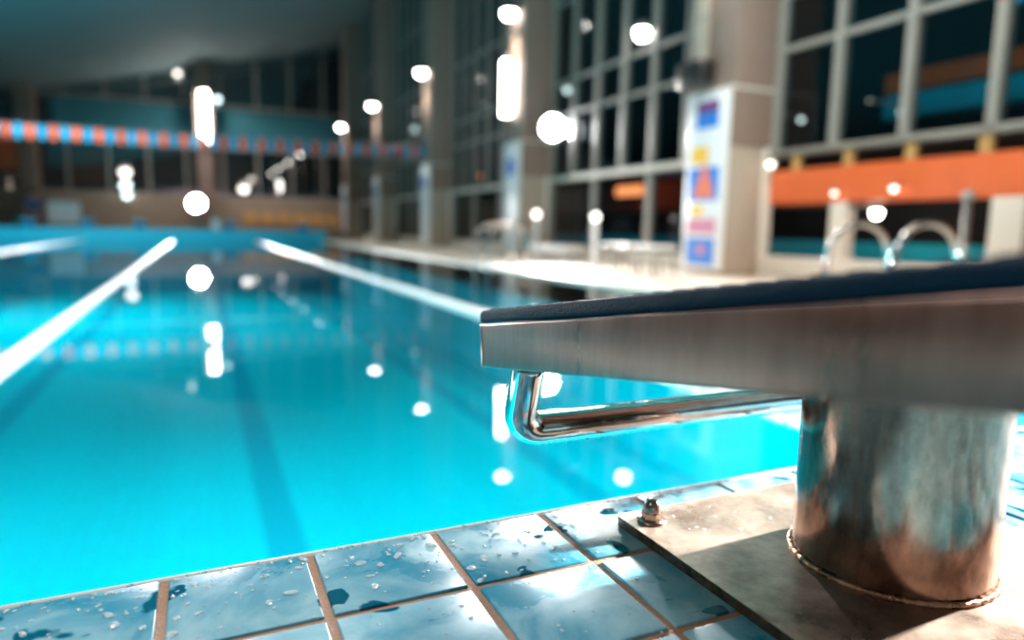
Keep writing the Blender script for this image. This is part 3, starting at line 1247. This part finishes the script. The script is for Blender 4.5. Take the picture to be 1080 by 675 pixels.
# backstroke grip bar: down, round the bend, across and up again
BY, BX0, BX1, BZ, BR = .517, .2455, .7045, .4265, .0143
TOPY = .4965
zu = ztop_under(TOPY)+.004
tp = Vector((BX0, TOPY, zu))
bt = Vector((BX0, BY, BZ))
up = (tp-bt).normalized()
rb = .020
pts = [tp, tp-up*.006]
ctr = bt+up*rb+Vector((rb, 0, 0))
for k in range(15):
    a = (pi/2)*k/14
    pts.append(ctr+Vector((-rb*cos(a), 0, 0))-up*rb*sin(a))
for k in range(1, 12):
    pts.append(Vector((BX0+rb+(BX1-BX0-2*rb)*k/12, BY, BZ)))
ctr = bt+up*rb+Vector((BX1-BX0-rb, 0, 0))
for k in range(15):
    a = (pi/2)*(1-k/14)
    pts.append(ctr+Vector((rb*cos(a), 0, 0))-up*rb*sin(a))
pts.append(tp+Vector((BX1-BX0, 0, 0)))
m = MB()
m.tube(pts, BR, M['chrome'], 32)
bar = m.build('grip_bar', sb)
bar['label'] = 'polished tubular grip bar'
# cap nuts at the plate corners


def cap_nut(x, y):
    m = MB()
    hx = []
    for z in (ZP+.0014, ZP+.0080):
        for k in range(6):
            hx.append((x+.0088*cos(pi/3*k+.3), y+.0088*sin(pi/3*k+.3), z))
    m.add(hx, [[0, 1, 2, 3, 4, 5][::-1], [6, 7, 8, 9, 10, 11]]+[[k, (k+1) % 6, 6+(k+1) % 6, 6+k] for k in range(6)], M['nut'])
    m.lathe([(.0074, .0078), (.0075, .0105), (.0072, .0130), (.0064, .0155), (.0050, .0176), (.0030, .0190), (.0010, .0196), (0, .0196)], (x, y, ZP), M['nut'], 24)
    o = m.build('cap_nut', sb)
    w_ = MB()
    w_.lathe([(.0, .0002), (.0122, .0002), (.0122, .0014), (.0, .0016)], (x, y, ZP), M['nut'], 28)
    w_.build('washer', o)


for x, y in ((.3375, .4445), (.5945, .4445), (.3375, .19), (.5945, .19)):
    cap_nut(x, y)

# ------------------------------------------------------------------ water drops
rnd = random.Random(11)
m = MB()


def blob(m, x, y, z, r, flat=.45, st=1, seg=12):
    a = rnd.uniform(0, pi)
    vs, fs = [], []
    n = 5
    irr = [1+rnd.uniform(-.18, .18) for _ in range(seg)]
    for i in range(n+1):
        t = (pi/2)*i/n
        for k in range(seg):
            b = 2*pi*k/seg
            ex, ey = r*st*sin(t)*cos(b)*irr[k], r*sin(t)*sin(b)*irr[k]
            vs.append((x+ex*cos(a)-ey*sin(a), y+ex*sin(a)+ey*cos(a), z+r*flat*cos(t)))
    for i in range(n):
        for k in range(seg):
            k2 = (k+1) % seg
            fs.append([i*seg+k, (i+1)*seg+k, (i+1)*seg+k2, i*seg+k2])
    fs.append([n*seg+k for k in range(seg)][::-1])
    m.add(vs, fs, M['drop'], True)


for k in range(330):
    x = rnd.uniform(-.14, .42)
    u = rnd.random()**1.6
    y = .507-u*.088
    if x > .31 and y < .482:
        continue
    gx = (x-GX0) % PITCH
    if gx < .005 or gx > PITCH-.005:
        continue
    if y < GY0+.004:
        continue
    r = min(.0032, .0007+rnd.expovariate(1/.0007))
    blob(m, x, y, DZ+.0002, r, rnd.uniform(.35, .55), rnd.uniform(1, 1.9))
for k in range(90):
    x, y = rnd.uniform(-.1, .30), rnd.uniform(.30, .41)
    gx = (x-GX0) % PITCH
    if gx < .005 or gx > PITCH-.005:
        continue
    blob(m, x, y, DZ+.0002, rnd.uniform(.0005, .0014), .4, rnd.uniform(1, 1.6))
for k in range(70):
    x = rnd.uniform(-.3, .62)
    blob(m, x, EDGE-.001+rnd.uniform(-.001, .001), DZ-.0008, rnd.uniform(.0008, .0020), .7, 1.3)
for k in range(40):
    x, y = rnd.uniform(.325, .56), rnd.uniform(.40, .468)
    if (x-CX)**2+(y-CY)**2 < .085**2:
        continue
    blob(m, x, y, ZP+.0001, rnd.uniform(.0005, .0014), .4, 1.4)
tag(m.build('water_droplets'), 'beads of water scattered on the wet tiles and pool edge', 'water drops', kind='stuff')
m = MB()
for k in range(16):
    x = BX0+rb+.002+.0062*k+rnd.uniform(-.002, .002)
    m.ball((x, BY, BZ-BR-.0003), rnd.uniform(.0011, .0021), M['drop'], 10, (1, 1, 1.25))
for k in range(6):
    x = .38+.02*k+rnd.uniform(-.006, .006)
    m.ball((x, BY, BZ-BR-.0003), rnd.uniform(.0010, .0017), M['drop'], 10, (1, 1, 1.2))
tag(m.build('hanging_droplets'), 'row of water drops hanging under the polished grip bar', 'water drops', kind='stuff')
